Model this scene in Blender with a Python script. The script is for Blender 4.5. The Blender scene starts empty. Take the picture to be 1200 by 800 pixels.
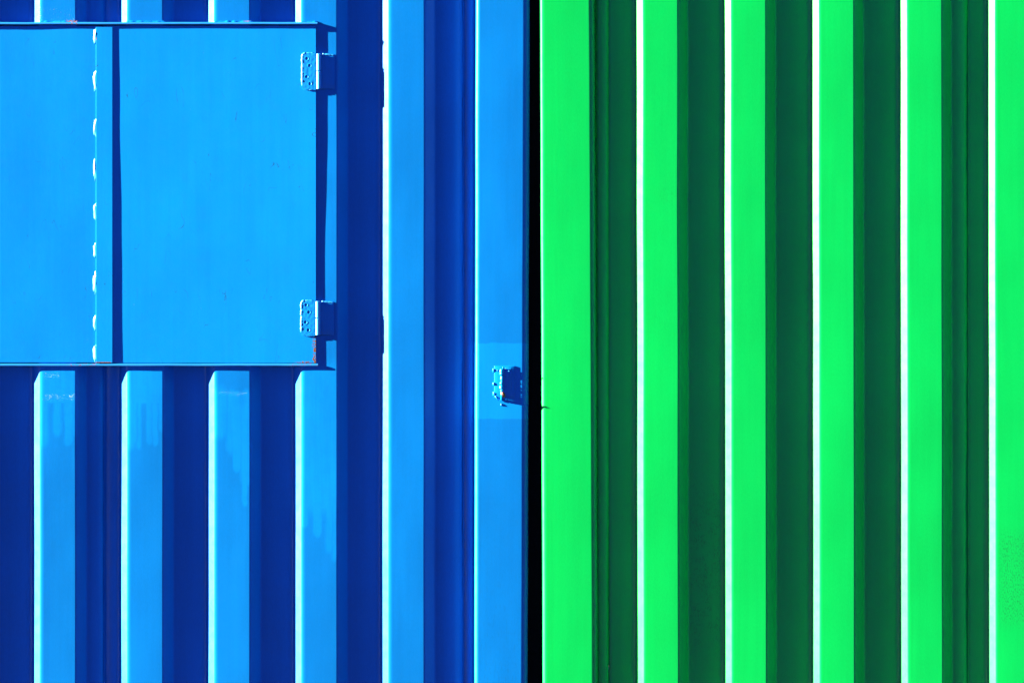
import bpy, math, random
from mathutils import Vector, noise

# ------------------------------------------------------------------ camera, sky, sun, exposure
S = 0.0027            # metres per unit of the wall drawing
Z0 = 1.28             # height of the picture centre above the ground
sc = bpy.context.scene
COL = sc.collection

CAM_D = 22.0
cam = bpy.data.cameras.new('camera')
cam.sensor_width = 36.0
cam.lens = 36.0 * CAM_D / (1200 * S)
cam.clip_start = 0.1
cam.clip_end = 2000.0
camo = bpy.data.objects.new('camera', cam)
camo.location = (0.0, -CAM_D, Z0)
camo.rotation_euler = (math.radians(90), 0, 0)
COL.objects.link(camo)
sc.camera = camo

RAKE = math.radians(7.25)                     # sun grazes the wall
TO_SUN = Vector((-math.cos(RAKE) * 0.9635, -math.sin(RAKE), math.cos(RAKE) * 0.268)).normalized()
ELEV = math.asin(TO_SUN.z)
w = bpy.data.worlds.new('World')
sc.world = w
w.use_nodes = True
wn = w.node_tree.nodes
bg = wn['Background']
sky = wn.new('ShaderNodeTexSky')
sky.sky_type = 'NISHITA'
sky.sun_disc = False
sky.sun_elevation = ELEV
sky.sun_rotation = math.atan2(TO_SUN.x, TO_SUN.y)
sky.altitude = 1500.0
sky.air_density = 0.14
sky.dust_density = 0.0
sky.ozone_density = 10.0
w.node_tree.links.new(sky.outputs[0], bg.inputs[0])
bg.inputs[1].default_value = 0.05

sun = bpy.data.lights.new('sun', 'SUN')
sun.energy = 5.0
sun.angle = math.radians(0.5)
sun.color = (1.0, 0.90, 0.61)
suno = bpy.data.objects.new('sun', sun)
suno.rotation_euler = TO_SUN.to_track_quat('Z', 'Y').to_euler()
suno.location = (-6, -4, 6)
COL.objects.link(suno)

vs = sc.view_settings
vs.view_transform = 'Standard'
vs.look = 'None'
vs.gamma = 1.0
vs.use_curve_mapping = False
vs.exposure = 3.62
sc.cycles.caustics_reflective = False   # no fireflies from glints off the ribs

# ------------------------------------------------------------------ helpers
def P(x, y, d):
    """drawing units -> metres; x right, y down, d out of the wall (0 = rib crest)"""
    return ((x - 600.0) * S, -d * S, Z0 + (400.0 - y) * S)

def link(name, me, mat, parent=None):
    o = bpy.data.objects.new(name, me)
    COL.objects.link(o)
    if mat is not None:
        if not me.materials:
            me.materials.append(mat)
    if parent is not None:
        o.parent = parent
        o.matrix_parent_inverse = parent.matrix_world.inverted()
    return o

def mesh(name, verts, faces, smooth=True, sharp=None):
    me = bpy.data.meshes.new(name)
    me.from_pydata(verts, [], faces)
    me.validate()
    me.update()
    if smooth:
        for p in me.polygons:
            p.use_smooth = True
        if sharp is not None:
            try:
                me.set_sharp_from_angle(angle=math.radians(sharp))
            except Exception:
                pass
    return me

def bevel_box(x0, x1, y0, y1, d0, d1, b=0.5, nx=1, ny=1, wob=None, segs=2):
    """box in drawing units whose front edges are rounded; the front is a grid that may be uneven"""
    us, off = [], []
    for k in range(segs + 1):
        a = math.pi / 2 * k / segs
        off.append((b * (1 - math.sin(a)), b * (1 - math.cos(a))))   # inset, depth below the front
    off = [(b - b * math.cos(math.pi / 2 * (1 - k / segs)), b - b * math.sin(math.pi / 2 * (1 - k / segs)))
           for k in range(segs + 1)]
    # columns: outer edge at full depth, rounding, flat, rounding
    def axis(a0, a1, n):
        r = [(a0, None)]
        arc = []
        for k in range(segs + 1):
            t = math.pi / 2 * k / segs
            arc.append((b - b * math.cos(t), b - b * math.sin(t)))
        for i, z in arc:
            r.append((a0 + i, z))
        for k in range(1, n):
            r.append((a0 + b + (a1 - a0 - 2 * b) * k / n, 0.0))
        for i, z in reversed(arc):
            r.append((a1 - i, z))
        r.append((a1, None))
        return r
    ax, ay = axis(x0, x1, nx), axis(y0, y1, ny)
    V, F = [], []
    for (y, zy) in ay:
        for (x, zx) in ax:
            if zx is None or zy is None:
                d = d0
            else:
                d = d1 - max(zx, zy)
                if wob:
                    d += wob(x, y)
            V.append(P(x, y, d))
    n = len(ax)
    for j in range(len(ay) - 1):
        for i in range(n - 1):
            a = j * n + i
            F.append((a, a + n, a + n + 1, a + 1))
    c = len(V)
    V += [P(x0, y0, d0), P(x1, y0, d0), P(x1, y1, d0), P(x0, y1, d0)]
    F.append((c, c + 1, c + 2, c + 3))
    return V, F

def add(acc, part):
    V, F = acc
    v, f = part
    o = len(V)
    V.extend(v)
    F.extend(tuple(i + o for i in q) for q in f)

def blob(cx, cy, cd, rx, ry, rd, seed=0, jit=0.15, nu=10, nv=7):
    V, F = [], []
    for j in range(nv + 1):
        t = math.pi * j / nv
        for i in range(nu):
            p = 2 * math.pi * i / nu
            n = Vector((math.sin(t) * math.cos(p), math.cos(t), math.sin(t) * math.sin(p)))
            k = 1 + jit * noise.noise(n * 2.3 + Vector((seed * 3.1, seed * 1.7, 0)))
            # flat-ended like a run of weld
            yy = math.copysign(abs(n.y) ** 0.7, n.y)
            V.append(P(cx + rx * n.x * k, cy + ry * yy * k, cd + rd * n.z * k))
    for j in range(nv):
        for i in range(nu):
            a, b = j * nu + i, j * nu + (i + 1) % nu
            F.append((a, b, b + nu, a + nu))
    return V, F

def tube(path, r, seed=0, jit=0.0, n=8, cap=True):
    """path: list of (x, y, d)"""
    V, F = [], []
    L = len(path)
    for k, p in enumerate(path):
        p = Vector(p)
        a = Vector(path[max(k - 1, 0)])
        b = Vector(path[min(k + 1, L - 1)])
        t = (b - a).normalized()
        u = t.cross(Vector((0, 0, 1)))
        if u.length < 1e-3:
            u = Vector((1, 0, 0))
        u.normalize()
        v = t.cross(u)
        rr = r * (1 + jit * noise.noise(Vector((k * 0.9, seed * 5.3, 0.4))) * 2)
        if cap and k in (0, L - 1):
            rr *= 0.75
        for i in range(n):
            an = 2 * math.pi * i / n
            q = p + u * (math.cos(an) * rr) + v * (math.sin(an) * rr)
            V.append(P(q.x, q.y, q.z))
    for k in range(L - 1):
        for i in range(n):
            a, b = k * n + i, k * n + (i + 1) % n
            F.append((a, b, b + n, a + n))
    F.append(tuple(range(n - 1, -1, -1)))
    F.append(tuple((L - 1) * n + i for i in range(n)))
    return V, F

def box_m(x0, x1, y0, y1, z0, z1):
    """plain box in metres"""
    V = [(x, y, z) for x in (x0, x1) for y in (y0, y1) for z in (z0, z1)]
    F = [(0, 1, 3, 2), (4, 6, 7, 5), (0, 4, 5, 1), (2, 3, 7, 6), (0, 2, 6, 4), (1, 5, 7, 3)]
    return V, F

# ------------------------------------------------------------------ node helper
class N:
    def __init__(self, name):
        self.m = bpy.data.materials.new(name)
        self.m.use_nodes = True
        self.t = self.m.node_tree
        self.n = self.t.nodes
        self.bsdf = self.n['Principled BSDF']
        g = self.n.new('ShaderNodeNewGeometry')
        s = self.n.new('ShaderNodeSeparateXYZ')
        self.lk(g.outputs['Position'], s.inputs[0])
        self.pos = g.outputs['Position']
        self.x = self.ma('MULTIPLY_ADD', s.outputs[0], 1 / S, 600.0)
        self.y = self.ma('MULTIPLY_ADD', s.outputs[2], -1 / S, 400.0 + Z0 / S)
        self.d = self.ma('MULTIPLY', s.outputs[1], -1 / S)

    def lk(self, a, b):
        self.t.links.new(a, b)

    def put(self, sock, v):
        if hasattr(v, 'is_output'):
            self.lk(v, sock)
        else:
            sock.default_value = v

    def ma(self, op, a, b=None, c=None, clamp=False):
        q = self.n.new('ShaderNodeMath')
        q.operation = op
        q.use_clamp = clamp
        self.put(q.inputs[0], a)
        if b is not None:
            self.put(q.inputs[1], b)
        if c is not None:
            self.put(q.inputs[2], c)
        return q.outputs[0]

    def ramp(self, v, a, b, lo=0.0, hi=1.0, smooth=True):
        q = self.n.new('ShaderNodeMapRange')
        q.interpolation_type = 'SMOOTHSTEP' if smooth else 'LINEAR'
        q.clamp = True
        self.put(q.inputs[0], v)
        for i, k in ((1, a), (2, b), (3, lo), (4, hi)):
            self.put(q.inputs[i], k)
        return q.outputs[0]

    def noise(self, scale, detail=3.0, rough=0.55, stretch=(1, 1, 1), off=(0, 0, 0), dist=0.0):
        mp = self.n.new('ShaderNodeMapping')
        mp.inputs['Scale'].default_value = stretch
        mp.inputs['Location'].default_value = off
        self.lk(self.pos, mp.inputs[0])
        q = self.n.new('ShaderNodeTexNoise')
        self.lk(mp.outputs[0], q.inputs['Vector'])
        q.inputs['Scale'].default_value = scale
        q.inputs['Detail'].default_value = detail
        q.inputs['Roughness'].default_value = rough
        q.inputs['Distortion'].default_value = dist
        return q.outputs[0]

    def box(self, x0, x1, y0, y1, sx=0.8, sy=0.8, x=None, y=None):
        x = self.x if x is None else x
        y = self.y if y is None else y
        a = self.ramp(x, x0 - sx, x0 + sx)
        b = self.ramp(x, x1 - sx, x1 + sx, 1.0, 0.0)
        c = self.ramp(y, y0 - sy, y0 + sy)
        e = self.ramp(y, y1 - sy, y1 + sy, 1.0, 0.0)
        return self.ma('MULTIPLY', self.ma('MULTIPLY', a, b), self.ma('MULTIPLY', c, e))

    def drip(self, cx, y0, y1, r, soft=1.0, x=None):
        """vertical run of paint with a round lower end"""
        x = self.x if x is None else x
        dx = self.ma('SUBTRACT', x, cx)
        a = self.ma('SUBTRACT', y0, self.y)
        b = self.ma('SUBTRACT', self.y, y1)
        dy = self.ma('MAXIMUM', self.ma('MAXIMUM', a, b), 0.0)
        dy = self.ma('MULTIPLY', dy, 0.6)
        soft = soft * 1.5
        q = self.ma('SQRT', self.ma('ADD', self.ma('MULTIPLY', dx, dx), self.ma('MULTIPLY', dy, dy)))
        return self.ramp(q, r - soft, r + soft, 1.0, 0.0)

    def union(self, items):
        r = items[0]
        for i in items[1:]:
            r = self.ma('MAXIMUM', r, i)
        return r

    def mix(self, f, a, b, blend='MIX'):
        q = self.n.new('ShaderNodeMix')
        q.data_type = 'RGBA'
        q.blend_type = blend
        self.put(q.inputs[0], f)
        self.put(q.inputs[6], a)
        self.put(q.inputs[7], b)
        return q.outputs[2]

    def bump(self, h, dist, strength=1.0, normal=None):
        q = self.n.new('ShaderNodeBump')
        q.inputs['Strength'].default_value = strength
        q.inputs['Distance'].default_value = dist
        self.lk(h, q.inputs['Height'])
        if normal is not None:
            self.lk(normal, q.inputs['Normal'])
        return q.outputs[0]

def rgb(r, g, b):
    return (r, g, b, 1.0)

BLUE_OLD = rgb(0.0, 0.134, 0.485)
BLUE_NEW = rgb(0.0, 0.180, 0.60)
BLUE_MID = rgb(0.0, 0.163, 0.57)
GREEN = rgb(0.0, 0.375, 0.065)
RUST = rgb(0.22, 0.085, 0.012)

def paint(name, base, fresh=None, fresh_masks=None, rust_masks=None, grime_masks=None, bump_masks=None,
          wave=0.0004, streak=0.00004, rough=0.31, spec=0.24):
    k = N(name)
    # colour: slow fading of the coat, thin vertical runs, a few specks
    fade = k.noise(2.2, 3.0, 0.5)
    runs = k.noise(60.0, 4.0, 0.6, stretch=(1, 1, 0.035))
    fine = k.noise(420.0, 2.0, 0.5, stretch=(1, 1, 0.25))
    v = k.ramp(fade, 0.3, 0.7, 0.94, 1.05)
    v = k.ma('MULTIPLY', v, k.ramp(runs, 0.3, 0.7, 0.975, 1.02))
    v = k.ma('MULTIPLY', v, k.ramp(fine, 0.25, 0.75, 0.96, 1.04))
    col = base
    if fresh is not None and fresh_masks:
        f = fresh_masks(k)
        col = k.mix(f, base, fresh)
    hsv = k.n.new('ShaderNodeHueSaturation')
    k.put(hsv.inputs['Color'], col)
    k.put(hsv.inputs['Value'], v)
    col = hsv.outputs[0]
    # little chips of bare primer
    chip = k.noise(150.0, 2.0, 0.5, off=(3.1, 0, 1.7))
    chipf = k.ramp(chip, 0.80, 0.83)
    col = k.mix(k.ma('MULTIPLY', chipf, 0.35), col, rgb(0.45, 0.5, 0.5))
    if grime_masks:
        g = grime_masks(k)
        col = k.mix(g, col, rgb(0.010, 0.030, 0.022))
    r = k.ramp(k.noise(35.0, 3.0), 0.3, 0.7, rough - 0.015, rough + 0.02)
    if rust_masks:
        ru = rust_masks(k)
        rc = k.mix(k.ramp(k.noise(500.0, 3.0), 0.35, 0.65), RUST, rgb(0.10, 0.022, 0.006))
        col = k.mix(ru, col, rc)
        r = k.ma('MAXIMUM', r, k.ma('MULTIPLY', ru, 0.85))
    b = k.bsdf
    k.lk(col, b.inputs['Base Color'])
    k.put(b.inputs['Roughness'], r)
    b.inputs['Specular IOR Level'].default_value = spec
    nrm = k.bump(k.noise(3.3, 2.0, 0.4, stretch=(1, 1, 0.6)), wave * 12)
    nrm = k.bump(k.noise(120.0, 3.0, 0.6, stretch=(1, 1, 0.05)), streak * 2, normal=nrm)
    nrm = k.bump(k.noise(900.0, 2.0, 0.5), streak * 1.4, normal=nrm)
    if bump_masks:
        h = bump_masks(k)
        nrm = k.bump(h, 0.0012, normal=nrm)
    k.lk(nrm, b.inputs['Normal'])
    return k.m

# -- touched-up paint under the hatch and round the old fitting on the post
def fresh_sheet(k):
    jx = k.ma('MULTIPLY_ADD', k.noise(18.0, 1.0), 5.0, k.ma('SUBTRACT', k.x, 2.5))
    it = [k.box(40, 90, 425, 472, 0.6, 1.2, x=jx),
          k.drip(50, 430, 512, 6.5, 2.2, x=jx), k.drip(67, 430, 503, 4.6, 1.6, x=jx), k.drip(80, 430, 514, 5.0, 1.0, x=jx),
          k.drip(88, 430, 506, 3.0, 1.4, x=jx),
          k.box(142, 192, 425, 472.5, 0.6, 1.2, x=jx),
          k.drip(153, 430, 515, 7.0, 2.0, x=jx), k.drip(163, 430, 522, 2.4, 1.0, x=jx), k.drip(175, 430, 515, 3.2, 1.3, x=jx),
          k.drip(182, 430, 517, 3.2, 1.0, x=jx), k.drip(189, 430, 500, 3.0, 1.2, x=jx),
          k.drip(258, 466, 500, 8.0, 2.5, x=jx), k.drip(272, 466, 522, 6.0, 2.0, x=jx), k.drip(278, 466, 545, 5.0, 1.0, x=jx),
          k.drip(287, 466, 588, 3.0, 0.8, x=jx), k.drip(288, 466, 560, 6.0, 1.5, x=jx),
          k.box(345, 396, 425, 600, 0.6, 12, x=jx),
          k.drip(357, 500, 611, 4.0, 1.0, x=jx), k.drip(372, 500, 621, 5.0, 1.0, x=jx), k.drip(386, 500, 640, 4.0, 2.0, x=jx),
          k.drip(392, 500, 652, 3.0, 1.6, x=jx)]
    return k.ma('MULTIPLY', k.union(it), k.ma('MULTIPLY', k.ramp(k.noise(25.0, 4.0), 0.3, 0.6, 0.75, 1.0), k.ramp(k.noise(110.0, 3.0, 0.6, stretch=(1, 1, 0.05), off=(0, 0, 2.2)), 0.36, 0.58, 0.78, 1.0)))

def bump_sheet(k):
    vo = k.noise(330.0, 1.0, 0.5)
    sp = k.ramp(vo, 0.60, 0.72)
    m = k.union([k.box(50, 88, 462, 469, 1, 1.5), k.box(50, 70, 436, 444, 1, 1.5),
                 k.ma('MULTIPLY', k.box(256, 290, 459, 463.5, 1, 1), 0.6), k.ma('MULTIPLY', k.box(45, 90, 8, 26, 2, 3), 0.25)])
    return k.ma('MULTIPLY', sp, m)

def rust_sheet(k):
    n = k.ramp(k.noise(180.0, 3.0), 0.42, 0.56)
    return k.ma('MULTIPLY', n, k.union([k.box(78, 91, 23.8, 28.0, 1.5, 0.7), k.ma('MULTIPLY', k.box(286, 294, 24.5, 28, 2, 0.6), 0.7)]))

def fresh_post(k):
    jy = k.ma('MULTIPLY_ADD', k.noise(20.0, 3.0), 5.0, k.ma('SUBTRACT', k.y, 2.5))
    return k.box(500, 700, 402, 490.5, 1, 0.9, y=jy)

def rust_hatch(k):
    n = k.ramp(k.noise(150.0, 4.0, off=(0.3, 0, 0.9)), 0.40, 0.55)
    e = k.ramp(k.noise(90.0, 3.0), 0.3, 0.7, 0.0, 2.5)
    a = k.box(367.4, 376, 390, 430, 0.8, 2, x=k.ma('ADD', k.x, k.ma('SUBTRACT', e, 1.0)))
    b = k.box(350, 376, 423.4, 430, 6, 0.7, y=k.ma('ADD', k.y, k.ma('MULTIPLY_ADD', e, 0.5, -0.6)))
    c = k.box(112, 130, 424.0, 430, 1, 0.5)
    f = k.box(110, 113.4, 44, 47, 0.5, 0.8)
    return k.union([k.ma('MULTIPLY', a, n), k.ma('MULTIPLY', b, n), c, f])

def rust_ledge(k):
    n = k.ramp(k.noise(120.0, 4.0, off=(1.3, 0, 0.9)), 0.50, 0.60)
    return k.union([k.ma('MULTIPLY', n, k.box(78, 91, 24, 29, 1.5, 2)), k.ma('MULTIPLY', k.ma('MULTIPLY', n, k.box(340, 372, 420, 430, 3, 3)), 0.5),
                    k.ma('MULTIPLY', k.ma('MULTIPLY', n, k.box(80, 112, 420, 430, 3, 3)), 0.7)])

def grime_door(k):
    """hair-like strokes from a brush and dull smears on the leaf"""
    n = k.noise(9.0, 1.5, 0.5, stretch=(1.6, 1, 0.55), dist=2.2)
    ln = k.ma('ABSOLUTE', k.ma('SUBTRACT', n, 0.5))
    hair = k.ramp(ln, 0.0, 0.006, 1.0, 0.0)
    zone = k.ramp(k.noise(14.0, 2.0, off=(0, 0, 4.4)), 0.56, 0.64)
    sm = k.ramp(k.noise(16.0, 3.0, off=(2, 0, 0)), 0.55, 0.75)
    return k.ma('ADD', k.ma('MULTIPLY', k.ma('MULTIPLY', hair, zone), 0.7), k.ma('MULTIPLY', sm, 0.05))

def grime_green(k):
    n = k.ramp(k.noise(330.0, 4.0, 0.7, stretch=(1, 1, 0.4)), 0.48, 0.62)
    a = k.ma('MULTIPLY', k.box(806, 848, 570, 760, 10, 50), k.ramp(k.noise(30.0, 2.0), 0.4, 0.6, 0.0, 0.38))
    b = k.ma('MULTIPLY', k.box(1172, 1240, 625, 730, 8, 14), 0.5)
    c = k.ma('MULTIPLY', k.ramp(k.noise(5.0, 3.0), 0.55, 0.75), 0.12)
    return k.ma('MULTIPLY', n, k.union([a, b, c]))

def grime_post(k):
    n = k.ramp(k.noise(200.0, 3.0, 0.6, stretch=(1, 1, 0.2)), 0.52, 0.7)
    return k.ma('MULTIPLY', n, k.ma('MULTIPLY', k.ramp(k.y, 480, 900), 0.18))

M_SHEET = paint('blue_wall_paint', BLUE_OLD, BLUE_NEW, fresh_sheet, rust_sheet, None, bump_sheet)
M_POST = paint('blue_post_paint', BLUE_OLD, BLUE_NEW, fresh_post, None, grime_post)
M_HATCH = paint('blue_hatch_paint', BLUE_NEW, None, None, rust_hatch, grime_door, wave=0.00016, streak=0.00003)
M_LEDGE = paint('blue_ledge_paint', BLUE_NEW, None, None, rust_ledge, rough=0.42, spec=0.7)
M_DOOR_LEFT = paint('blue_hatch_paint_left', BLUE_MID, None, None, rust_hatch, grime_door, wave=0.0002, streak=0.00003)  # left leaf, slightly darker blue than the right one
M_WELD = paint('blue_fitting_paint', rgb(0.0, 0.172, 0.58), rough=0.36, spec=0.30)
M_BEAD = paint('blue_weld_paint', rgb(0.004, 0.19, 0.58), rough=0.42, spec=0.8)
M_GREEN = paint('green_wall_paint', GREEN, None, None, None, grime_green, wave=0.00022)

def rust_metal():
    k = N('rusty_metal')
    c = k.mix(k.ramp(k.noise(420.0, 3.0), 0.35, 0.65), rgb(0.55, 0.2, 0.04), rgb(0.14, 0.03, 0.01))
    k.lk(c, k.bsdf.inputs['Base Color'])
    k.bsdf.inputs['Roughness'].default_value = 0.8
    k.lk(k.bump(k.noise(900.0, 3.0), 0.0006), k.bsdf.inputs['Normal'])
    return k.m
M_RUST = rust_metal()

def asphalt():
    k = N('asphalt')
    c = k.mix(k.noise(60.0, 5.0, 0.7), rgb(0.014, 0.014, 0.015), rgb(0.030, 0.030, 0.031))
    k.lk(c, k.bsdf.inputs['Base Color'])
    k.bsdf.inputs['Roughness'].default_value = 0.9
    k.lk(k.bump(k.noise(250.0, 3.0), 0.004), k.bsdf.inputs['Normal'])
    return k.m

# ------------------------------------------------------------------ ground (below the frame)
g = link('ground', mesh('ground', [(-300, -300, 0), (300, -300, 0), (300, 300, 0), (-300, 300, 0)], [(0, 1, 2, 3)], False), asphalt())
g['kind'] = 'structure'

# ------------------------------------------------------------------ containers
Y_TOP, Y_BOT = -60.0, 842.0
DV = -12.0                        # depth of the valleys
TOP_Z, DEEP = 2.591, 2.438
WALL_D = 24.0                     # thickness the rails and posts reach behind the crests

def thing(name, label, cat, loc):
    o = bpy.data.objects.new(name, None)
    COL.objects.link(o)
    o.location = loc
    o['label'] = label
    o['category'] = cat
    bpy.context.view_layer.update()
    return o

def fillet(pts, trims):
    """round the corners of a polyline; trims[i] = (before, after) or None"""
    out = []
    for i, p in enumerate(pts):
        if i in (0, len(pts) - 1) or trims[i] is None:
            out.append(p)
            continue
        a, b = Vector(pts[i - 1]), Vector(pts[i + 1])
        q = Vector(p)
        ta, tb = trims[i]
        s = q + (a - q).normalized() * ta
        e = q + (b - q).normalized() * tb
        ea = s + (a - q).normalized() * 0.35
        out.append((ea.x, ea.y))
        for k in range(6):
            t = k / 5.0
            r = s * (1 - t) ** 2 + q * (2 * t * (1 - t)) + e * t * t
            out.append((r.x, r.y))
        eb = e + (b - q).normalized() * 0.35
        out.append((eb.x, eb.y))
    return out

def sweep(profile, y0, y1, step, lean=None, wob=0.0, seed=0):
    """profile of (x, d) drawn up the wall with slightly uneven pressing"""
    n = max(1, int((y1 - y0) / step))
    V, F = [], []
    m = len(profile)
    for j in range(n + 1):
        y = y0 + (y1 - y0) * j / n
        for (x, d) in profile:
            nx = noise.noise(Vector((x * 0.004, y * 0.006, seed))) * wob
            nd = noise.noise(Vector((x * 0.012, y * 0.005, seed + 7.7))) * wob * 0.8
            lx = lean(y) if lean else 0.0
            V.append(P(x + nx + lx, y, d + nd))
    for j in range(n):
        for i in range(m - 1):
            a = j * m + i
            F.append((a, a + m, a + m + 1, a + 1))
    return V, F

def ribs_profile(x_start, x_end, faces, width, under, lip):
    """cross-section of one pressed sheet between two seams"""
    pts, tr = [(x_start, DV - under)], [None]
    if under:
        pts.append((x_start + 1.7, DV - under)); tr.append(None)
        pts.append((x_start + 2.0, DV - under)); tr.append(None)
        pts.append((x_start + 3.0, DV)); tr.append(None)
        pts.append((x_start + 3.3, DV)); tr.append(None)
    for fs in faces:
        pts += [(fs - 12.2, DV), (fs - 0.4, 0.0), (fs + width * 0.5, 0.12), (fs + width, 0.0), (fs + width + 12.0, DV)]
        tr += [(3.0, 2.5), (1.8, lip), None, (1.2, 1.2), (1.6, 1.6)]
    pts.append((x_end, DV)); tr.append(None)
    return fillet(pts, tr)

def sheet(parent, mat, x0, x1, faces, width, seed, bead=True, under=0.0, lean=None):
    V, F = sweep(ribs_profile(x0, x1, faces, width, under, 4.0 if mat is M_SHEET else 2.2), Y_TOP, Y_BOT, 30.0, lean=lean, wob=0.45, seed=seed)
    me = mesh('corrugated_sheet', V, F)
    o = link('corrugated_sheet', me, mat, parent)
    md = o.modifiers.new('thickness', 'SOLIDIFY')
    md.thickness = 0.002
    md.offset = -1.0
    if bead:
        path = [(x1 + 0.25 * noise.noise(Vector((k * 0.7, seed, 0))), Y_TOP + (Y_BOT - Y_TOP) * k / 60.0, DV - 0.1) for k in range(61)]
        s = link('weld_seam', mesh('weld_seam', *tube(path, 0.5, seed, 0.25, 6)), mat, o)
    return o

def post(parent, mat, x0, x1, r0, r1, lean0, lean1, seed):
    """hollow corner post with rounded front edges; the two edges may lean a little"""
    prof = [(x0, -WALL_D)]
    for k in range(9):
        a = math.pi / 2 * k / 8
        prof.append((x0 + r0 - r0 * math.cos(a), -r0 + r0 * math.sin(a)))
    for k in range(0, 9):
        t = (0.012, 0.1, 0.24, 0.38, 0.5, 0.62, 0.76, 0.9, 0.988)[k]
        prof.append((x0 + r0 + (x1 - r1 - x0 - r0) * t, 0.12 * math.sin(math.pi * t)))
    for k in range(9):
        a = math.pi / 2 * (1 - k / 8)
        prof.append((x1 - r1 + r1 * math.cos(a), -r1 + r1 * math.sin(a)))
    prof.append((x1, -WALL_D))
    prof.append((x0, -WALL_D))
    n = 30
    V, F = [], []
    m = len(prof)
    for j in range(n + 1):
        y = -41.0 + (831.0 + 41.0) * j / n
        for (x, d) in prof:
            t = (x - x0) / (x1 - x0)
            q = (y - 400) / 400.0
            lx = (lean0 * (1 - t) + lean1 * t) * q
            nx = noise.noise(Vector((x * 0.01, y * 0.009, seed))) * 0.35
            V.append(P(x + lx + nx, y, d))
    for j in range(n):
        for i in range(m - 1):
            a = j * m + i
            F.append((a, a + m, a + m + 1, a + 1))
    return link('corner_post', mesh('corner_post', V, F), mat, parent)

def body(root, mat, xa, xb, gap_side):
    """the rest of the steel box: rails, far posts, castings, roof, floor, ends, back (metres)"""
    y_f = 0.0
    zt = Z0 + (400.0 - Y_TOP) * S
    zb = Z0 + (400.0 - Y_BOT) * S
    cs = 0.162
    def part(name, *b):
        return link(name, mesh(name, *box_m(*b), False), mat, root)
    e = 0.004
    part('top_rail', xa + cs, xb - cs, 0.002, 0.062, zt - 0.012, TOP_Z - 0.012)
    part('bottom_rail', xa + cs, xb - cs, 0.002, 0.062, 0.03, zb + 0.012)
    part('roof', xa + 0.02, xb - 0.02, 0.07, DEEP - 0.02, TOP_Z - 0.05, TOP_Z - 0.016)
    part('floor', xa + 0.02, xb - 0.02, 0.07, DEEP - 0.02, 0.10, 0.14)
    part('back_wall', xa + 0.165, xb - 0.165, DEEP - 0.045, DEEP - 0.01, 0.145, TOP_Z - 0.055)
    part('end_wall', xa + 0.012, xa + 0.045, 0.066, DEEP - 0.06, 0.145, TOP_Z - 0.055)
    part('end_wall', xb - 0.045, xb - 0.012, 0.066, DEEP - 0.06, 0.145, TOP_Z - 0.055)
    cast = None
    for x in (xa, xb - cs):
        for y in (-0.006, DEEP - cs):
            for z in (0.0, TOP_Z - 0.118):
                if cast is None:
                    V, F = box_m(0, cs, 0, cs, 0, 0.118)
                    cast = mesh('corner_casting', V, F, False)
                    cast.materials.append(mat)
                o = bpy.data.objects.new('corner_casting', cast)
                COL.objects.link(o)
                o.location = (x, y, z)
                o.parent = root
                o.matrix_parent_inverse = root.matrix_world.inverted()
    for x in (xa, xb - cs):
        part('rear_post', x + 0.004, x + cs - 0.004, DEEP - cs + 0.004, DEEP - 0.004, 0.118, TOP_Z - 0.118)

# ---- blue container
BX1 = (619.6 - 600) * S
BX0 = BX1 - 6.058
blue = thing('shipping_container', 'blue corrugated steel shipping container with a flat two-leaf hatch welded on its side',
             'container', ((BX0 + BX1) / 2, DEEP / 2, 0.0))
PB, WB = 102.1, 41.3
bl = [47.6 + PB * k for k in range(-16, 5)]
seams = [543.0, 121.7] + [121.7 - PB * 4 * k for k in range(1, 5)]
for i in range(len(seams) - 1):
    x1, x0 = seams[i], seams[i + 1]
    sheet(blue, M_SHEET, x0, x1, [f for f in bl if x0 < f < x1 - 30], WB, i * 1.3 + 0.4, True, 0.22 if i else 0.0)
x_far = seams[-1]
left_faces = [f for f in bl if BX0 / S + 600 + 70 < f < x_far - 30]
sheet(blue, M_SHEET, BX0 / S + 600 + 50, x_far, left_faces, WB, 9.1)
sheet(blue, M_SHEET, 543.0, 557.5, [], WB, 3.3, False, 0.0)
post(blue, M_POST, 556.6, 619.6, 5.0, 8.0, -0.8, -1.3, 2.2)
post(blue, M_POST, BX0 / S + 600, BX0 / S + 600 + 58, 6.0, 6.0, 0.0, 0.0, 4.2)
body(blue, M_POST, BX0, BX1, 1)

# ---- green container
GX0 = (634.0 - 600) * S
GX1 = GX0 + 6.058
green = thing('shipping_container', 'bright green corrugated steel shipping container standing against the blue one',
              'container', ((GX0 + GX1) / 2, DEEP / 2, 0.0))
PG, WG = 103.2, 40.2
gl = [754.6 + PG * k for k in range(0, 21)]
gs = [713.3, 1135.3] + [1135.3 + PG * 4 * k for k in range(1, 5)]
glean = lambda y: 0.9 * (y - 400) / 400.0 * 0.6
for i in range(len(gs) - 1):
    x0, x1 = gs[i], gs[i + 1]
    sheet(green, M_GREEN, x0, x1, [f for f in gl if x0 < f < x1 - 30], WG, 20 + i * 1.9, True, 0.22 if i else 0.4, glean)
xe = GX1 / S + 600
sheet(green, M_GREEN, gs[-1], xe - 50, [f for f in gl if gs[-1] < f < xe - 110], WG, 31.0, True, 0.5)
sheet(green, M_GREEN, 694.0, 713.3, [], WG, 33.0, False)
post(green, M_GREEN, 634.0, 698.6, 5.0, 7.0, 1.7, 1.9, 12.2)
post(green, M_GREEN, xe - 58, xe, 6.0, 6.0, 0.0, 0.0, 14.2)
body(green, M_GREEN, GX0, GX1, -1)

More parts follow.
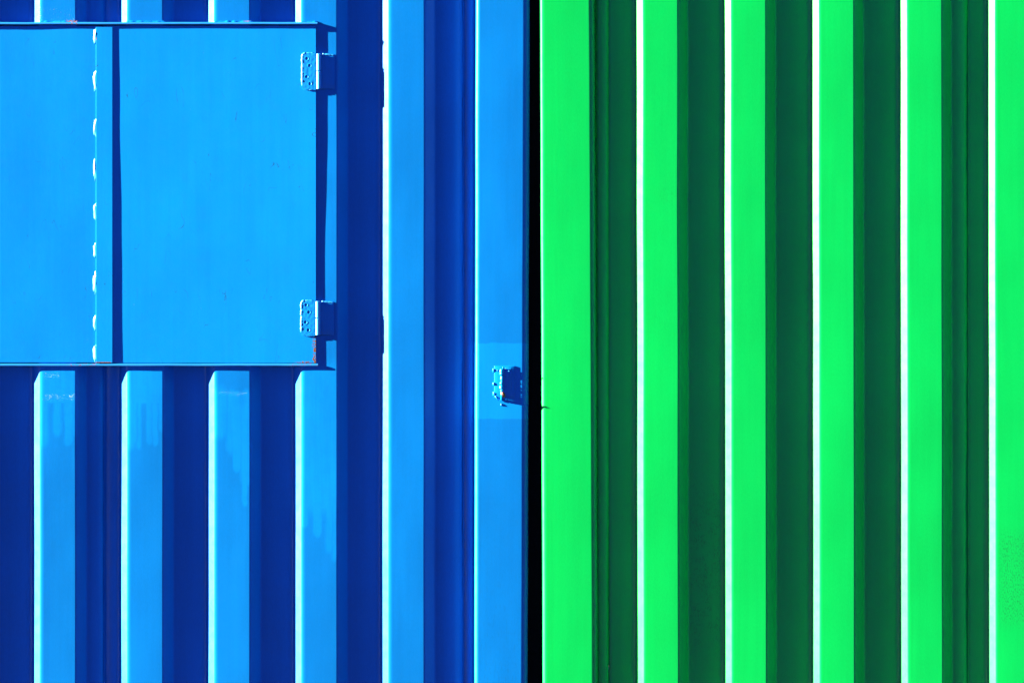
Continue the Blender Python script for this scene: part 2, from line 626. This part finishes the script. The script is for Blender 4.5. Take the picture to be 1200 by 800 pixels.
# ------------------------------------------------------------------ hatch on the blue container
def ledge(y0, y1, d1, x0, x1, seed):
    n = 60
    V, F = [], []
    prof = []
    b = 0.85
    h = (y1 - y0)
    for k in range(5):
        a = math.pi / 2 * k / 4
        prof.append((y0 + b - b * math.cos(a), d1 - b + b * math.sin(a)))
    for k in range(5):
        a = math.pi / 2 * (1 - k / 4)
        prof.append((y1 - 0.4 + 0.4 * math.cos(a), d1 - 0.4 + 0.4 * math.sin(a)))
    prof = [(y0, DV - 1.0)] + prof + [(y1, DV - 1.0)]
    m = len(prof)
    for j in range(n + 1):
        x = x0 + (x1 - x0) * j / n
        wy = 0.35 * noise.noise(Vector((x * 0.02, seed, 0))) + 0.15 * noise.noise(Vector((x * 0.15, seed, 3)))
        wd = 0.35 * noise.noise(Vector((x * 0.015, seed, 5)))
        for (y, d) in prof:
            V.append(P(x, y + wy, d + (wd if d > 0 else 0)))
    for j in range(n):
        for i in range(m - 1):
            a = j * m + i
            F.append((a, a + 1, a + m + 1, a + m))
    F.append(tuple(range(m - 1, -1, -1)))
    F.append(tuple(n * m + i for i in range(m)))
    return link('hatch_ledge', mesh('hatch_ledge', V, F, True, 40), M_LEDGE, blue)

up = ledge(26.4, 28.9, 4.4, -128.5, 372.0, 1.1)
lo = ledge(425.9, 428.6, 2.9, -128.5, 372.6, 2.4)
# weld fillet where the crests meet the upper ledge
for i, f in enumerate(bl):
    if -140 < f < 372:
        path = [(f - 1.5 + 46.0 * k / 22.0, 25.9 + 0.4 * noise.noise(Vector((k * 0.8, f, 0))), 0.2) for k in range(23)
                if f - 1.5 + 46.0 * k / 22.0 < 372]
        link('weld_bead', mesh('weld_bead', *tube(path, 1.15, f * 0.1, 0.5, 8)), M_SHEET, up)

def wave_of(seed, amp, tilt):
    def wf(x, y):
        return (amp * noise.noise(Vector((x * 0.009, y * 0.0065, seed))) + 0.25 * amp * noise.noise(Vector((x * 0.03, y * 0.02, seed + 4)))
                + tilt * (x - 250) / 100.0)
    return wf

dl = link('hatch_door', mesh('hatch_door', *bevel_box(-127.0, 121.0, 31.0, 424.6, 0.5, 1.45, 0.18, 30, 44, wave_of(1.5, 0.42, -0.02)), True, 14), M_DOOR_LEFT, blue)
dr = link('hatch_door', mesh('hatch_door', *bevel_box(121.6, 370.3, 30.6, 425.2, 0.5, 1.75, 0.18, 30, 44, wave_of(8.5, 0.34, 0.05)), True, 14), M_HATCH, blue)
def strip_wob(x, y):
    return 0.12 * noise.noise(Vector((x * 0.02, y * 0.01, 3.3))) + 0.22 * (y - 230) / 200.0
link('cover_strip', mesh('cover_strip', *bevel_box(112.6, 132.0, 31.8, 425.0, 0.9, 3.1, 0.3, 4, 40, strip_wob), True, 14), M_HATCH, dl)
for i, (a, b) in enumerate([(33, 53), (81, 109), (138, 161), (185, 212), (237, 259), (284, 303), (318, 346), (368, 388), (403, 425)]):
    V, F = [], []
    add((V, F), blob(112.5, (a + b) / 2, 0.6, 3.4, (b - a) / 2, 2.3, i, 0.32, 20, 16))
    link('weld_bead', mesh('weld_bead', V, F), M_BEAD, dl)

def hinge(xe, yc, y0, y1, holes, seed):
    """door leaf with countersunk holes (part) > barrel knuckles, wall leaf, weld beads"""
    xl = xe - 15.8
    step = 0.42
    nx, ny = int((xe - xl) / step), int((y1 - y0) / step)
    V, F, idx = [], [], {}
    R = 4.0
    for j in range(ny + 1):
        for i in range(nx + 1):
            x = xl + (xe - xl) * i / nx
            y = y0 + (y1 - y0) * j / ny
            # rounded corners on the free side: pull the rim in
            if x < xl + R:
                for yy, s in ((y0 + R, -1), (y1 - R, 1)):
                    if (y - yy) * s > 0:
                        v = Vector((x - xl - R, y - yy))
                        mx = max(abs(v.x), abs(v.y))
                        if v.length > 1e-6:
                            v = v * (mx / v.length)
                        x, y = xl + R + v.x, yy + v.y
            d = 3.0 + 0.12 * noise.noise(Vector((x * 0.3, y * 0.3, seed)))
            for hx, hy in holes:
                q = math.hypot(x - hx, y - hy)
                d -= 0.6 * max(0.0, 1 - (q / 1.9) ** 2) if q < 1.9 else 0.0
                if 1.9 <= q < 2.6:
                    d += 0.12
            idx[(i, j)] = len(V)
            V.append(P(x, y, d))
    for j in range(ny):
        for i in range(nx):
            F.append((idx[(i, j)], idx[(i, j + 1)], idx[(i + 1, j + 1)], idx[(i + 1, j)]))
    rim = ([(i, 0) for i in range(nx)] + [(nx, j) for j in range(ny)] + [(i, ny) for i in range(nx, 0, -1)] + [(0, j) for j in range(ny, 0, -1)])
    base = len(V)
    for q in rim:
        v = V[idx[q]]
        V.append((v[0], -1.2 * S, v[2]))
    for a in range(len(rim)):
        b = (a + 1) % len(rim)
        F.append((idx[rim[a]], idx[rim[b]], base + b, base + a))
    leaf = link('hinge', mesh('hinge', V, F, True, 30), M_WELD, blue)
    # weld bead round the free side and the ends
    def bead(path, r, sd):
        link('weld_bead', mesh('weld_bead', *tube(path, r, sd, 0.16, 9)), M_BEAD, leaf)
    pth = []
    for k in range(9):
        a = math.pi * 0.5 * k / 8
        pth.append((xl + R - R * math.sin(a) + 0.1, y0 + R - R * math.cos(a)  , 1.75))
    n = 26
    for k in range(1, n):
        pth.append((xl + 0.1 + 0.45 * noise.noise(Vector((k * 0.5, seed, 0))), y0 + R + (y1 - y0 - R - 3) * k / n  , 1.75))
    bead(pth, 1.45, seed)
    bead([(xl + R + 1 + 8.0 * k / 10, y0 + 0.1 + 0.4 * noise.noise(Vector((k, seed, 2)))  , 1.75) for k in range(11)], 1.05, seed + 1)
    bead([(xl + R + 2 + 6.5 * k / 8, y1 - 0.2 + 0.5 * noise.noise(Vector((k, seed, 4))), 1.75) for k in range(9)], 1.25, seed + 2)
    # knuckles
    xc, r, dc = xe + 3.7, 3.1, 1.6
    for a, b in ((y0 + 0.6, yc - 0.25), (yc + 0.25, y1 - 0.8)):
        path = [(xc, a, dc), (xc, a + 0.4, dc)] + [(xc, a + 0.4 + (b - a - 0.8) * k / 8, dc) for k in range(1, 9)] + [(xc, b, dc)]
        link('barrel', mesh('barrel', *tube(path, r, seed, 0.0, 28), True, 50), M_BEAD, leaf)
    # leaf on the rib and its bead
    link('wall_leaf', mesh('wall_leaf', *bevel_box(xe + 5.0, xe + 22.0, y0 + 1.5, y1 - 1.0, 0.05, 1.5, 0.4, 3, 6,
         lambda x, y: 0.1 * noise.noise(Vector((x * 0.3, y * 0.3, seed))))), M_WELD, leaf)
    bead([(xe + 8.0 + 13.5 * k / 14, y0 + 1.0 + 0.5 * noise.noise(Vector((k * 0.8, seed, 6))) + 0.1 * k, 1.1) for k in range(15)], 1.1, seed + 3)
    return leaf

h1 = hinge(370.0, 83.5, 62.6, 105.6, [(359.8, 69.0), (363.0, 77.2), (359.5, 90.2), (363.4, 98.4)], 1.0)
h2 = hinge(369.0, 372.5, 352.2, 393.6, [(358.8, 357.2), (362.0, 365.8), (358.2, 377.6), (361.4, 386.6)], 6.0)

# ------------------------------------------------------------------ torn-off fitting on the blue post
def fitting():
    V, F = [], []
    add((V, F), bevel_box(579.2, 603.0, 428.6, 466.0, 0.1, 1.0, 0.35, 3, 4))
    base = link('broken_hinge', mesh('broken_hinge', V, F), M_POST, blue)
    def sub(name, part, mat=M_WELD, sharp=None):
        return link(name, mesh(name, *part, True, sharp), mat, base)
    # weld lumps along the free side
    for i, (x, y, rx, ry) in enumerate([(578.6, 433.8, 1.5, 2.6), (578.6, 449.6, 1.4, 2.6), (579.2, 461.2, 1.8, 2.6), (583.0, 434.0, 0.9, 1.3)]):
        sub('weld_lump', blob(x, y, 0.5, rx, ry, 0.9, i + 3, 0.6))
    sub('weld_lump', blob(587.2, 474.0, 0.1, 0.8, 1.3, 1.0, 11, 0.6))
    # a bent lip at the foot of the plate
    sub('bent_lip', tube([(580.0, 463.5, 1.0), (582.0, 466.5, 1.2), (584.5, 469.0, 1.3)], 0.6, 2, 0.2))
    # knuckles, every second one squashed
    for i, (a, b, r, xc) in enumerate([(432.4, 440.3, 2.9, 588.0), (440.4, 448.0, 2.4, 588.4), (448.1, 455.6, 2.9, 588.0), (455.7, 461.6, 2.3, 588.4)]):
        n = 8
        path = [(xc + 0.3 * noise.noise(Vector((k, i, 0))), a + (b - a) * k / n, 1.8) for k in range(n + 1)]
        path = [(x, y, 0.5) for x, y, d in path]
        sub('knuckle', tube(path, r, i * 2.0, 0.18, 16), sharp=60)
    sub('knuckle', blob(589.4, 462.8, 1.6, 2.6, 3.2, 2.6, 21, 0.5), M_RUST)
    # bent pin sticking out at the foot
    sub('pin', tube([(587.8, 468.6, 0.8), (587.8, 467.4, 2.2), (587.9, 465.0, 4.2), (588.0, 463.0, 5.8), (588.0, 462.2, 7.0)], 1.35, 4, 0.15), M_WELD)
    sub('lug', tube([(589.0, 432.0, 1.2), (589.4, 430.8, 3.4), (589.4, 430.0, 5.4)], 0.8, 5, 0.2), M_WELD)
    sub('torn_leaf', bevel_box(592.0, 599.5, 431.0, 465.0, 0.9, 1.4, 0.4, 2, 6, lambda x, y: 0.2 * noise.noise(Vector((x * 0.4, y * 0.25, 9)))), M_WELD)
    for x, y in ((596.6, 434.6), (594.2, 468.4)):
        sub('weld_lump', blob(x, y, 1.4, 0.9, 0.8, 1.4, x, 0.4))
    return base
fitting()

# ------------------------------------------------------------------ dark strip added to close the gap between the boxes and stand in for its shade
shade_strip = link('added_shade_strip', mesh('added_shade_strip', *sweep([(612, -90), (622, -72), (634, -72), (646, -90)], -70, 860, 30, wob=0.6, seed=50)), None)
def gap_shade():
    k = N('shade_strip_black')  # near-black colour stands in for the unlit depth of the gap
    k.lk(k.mix(k.noise(80.0), rgb(0.02, 0.024, 0.025), rgb(0.045, 0.05, 0.05)), k.bsdf.inputs['Base Color'])
    k.bsdf.inputs['Roughness'].default_value = 0.9
    k.bsdf.inputs['Specular IOR Level'].default_value = 0.2
    return k.m
shade_strip.data.materials.append(gap_shade())
shade_strip.modifiers.new('thickness', 'SOLIDIFY').thickness = 0.01
shade_strip['label'] = 'added dark strip standing in for the shade in the narrow gap between the blue and green containers'
shade_strip['category'] = 'sealing strip'
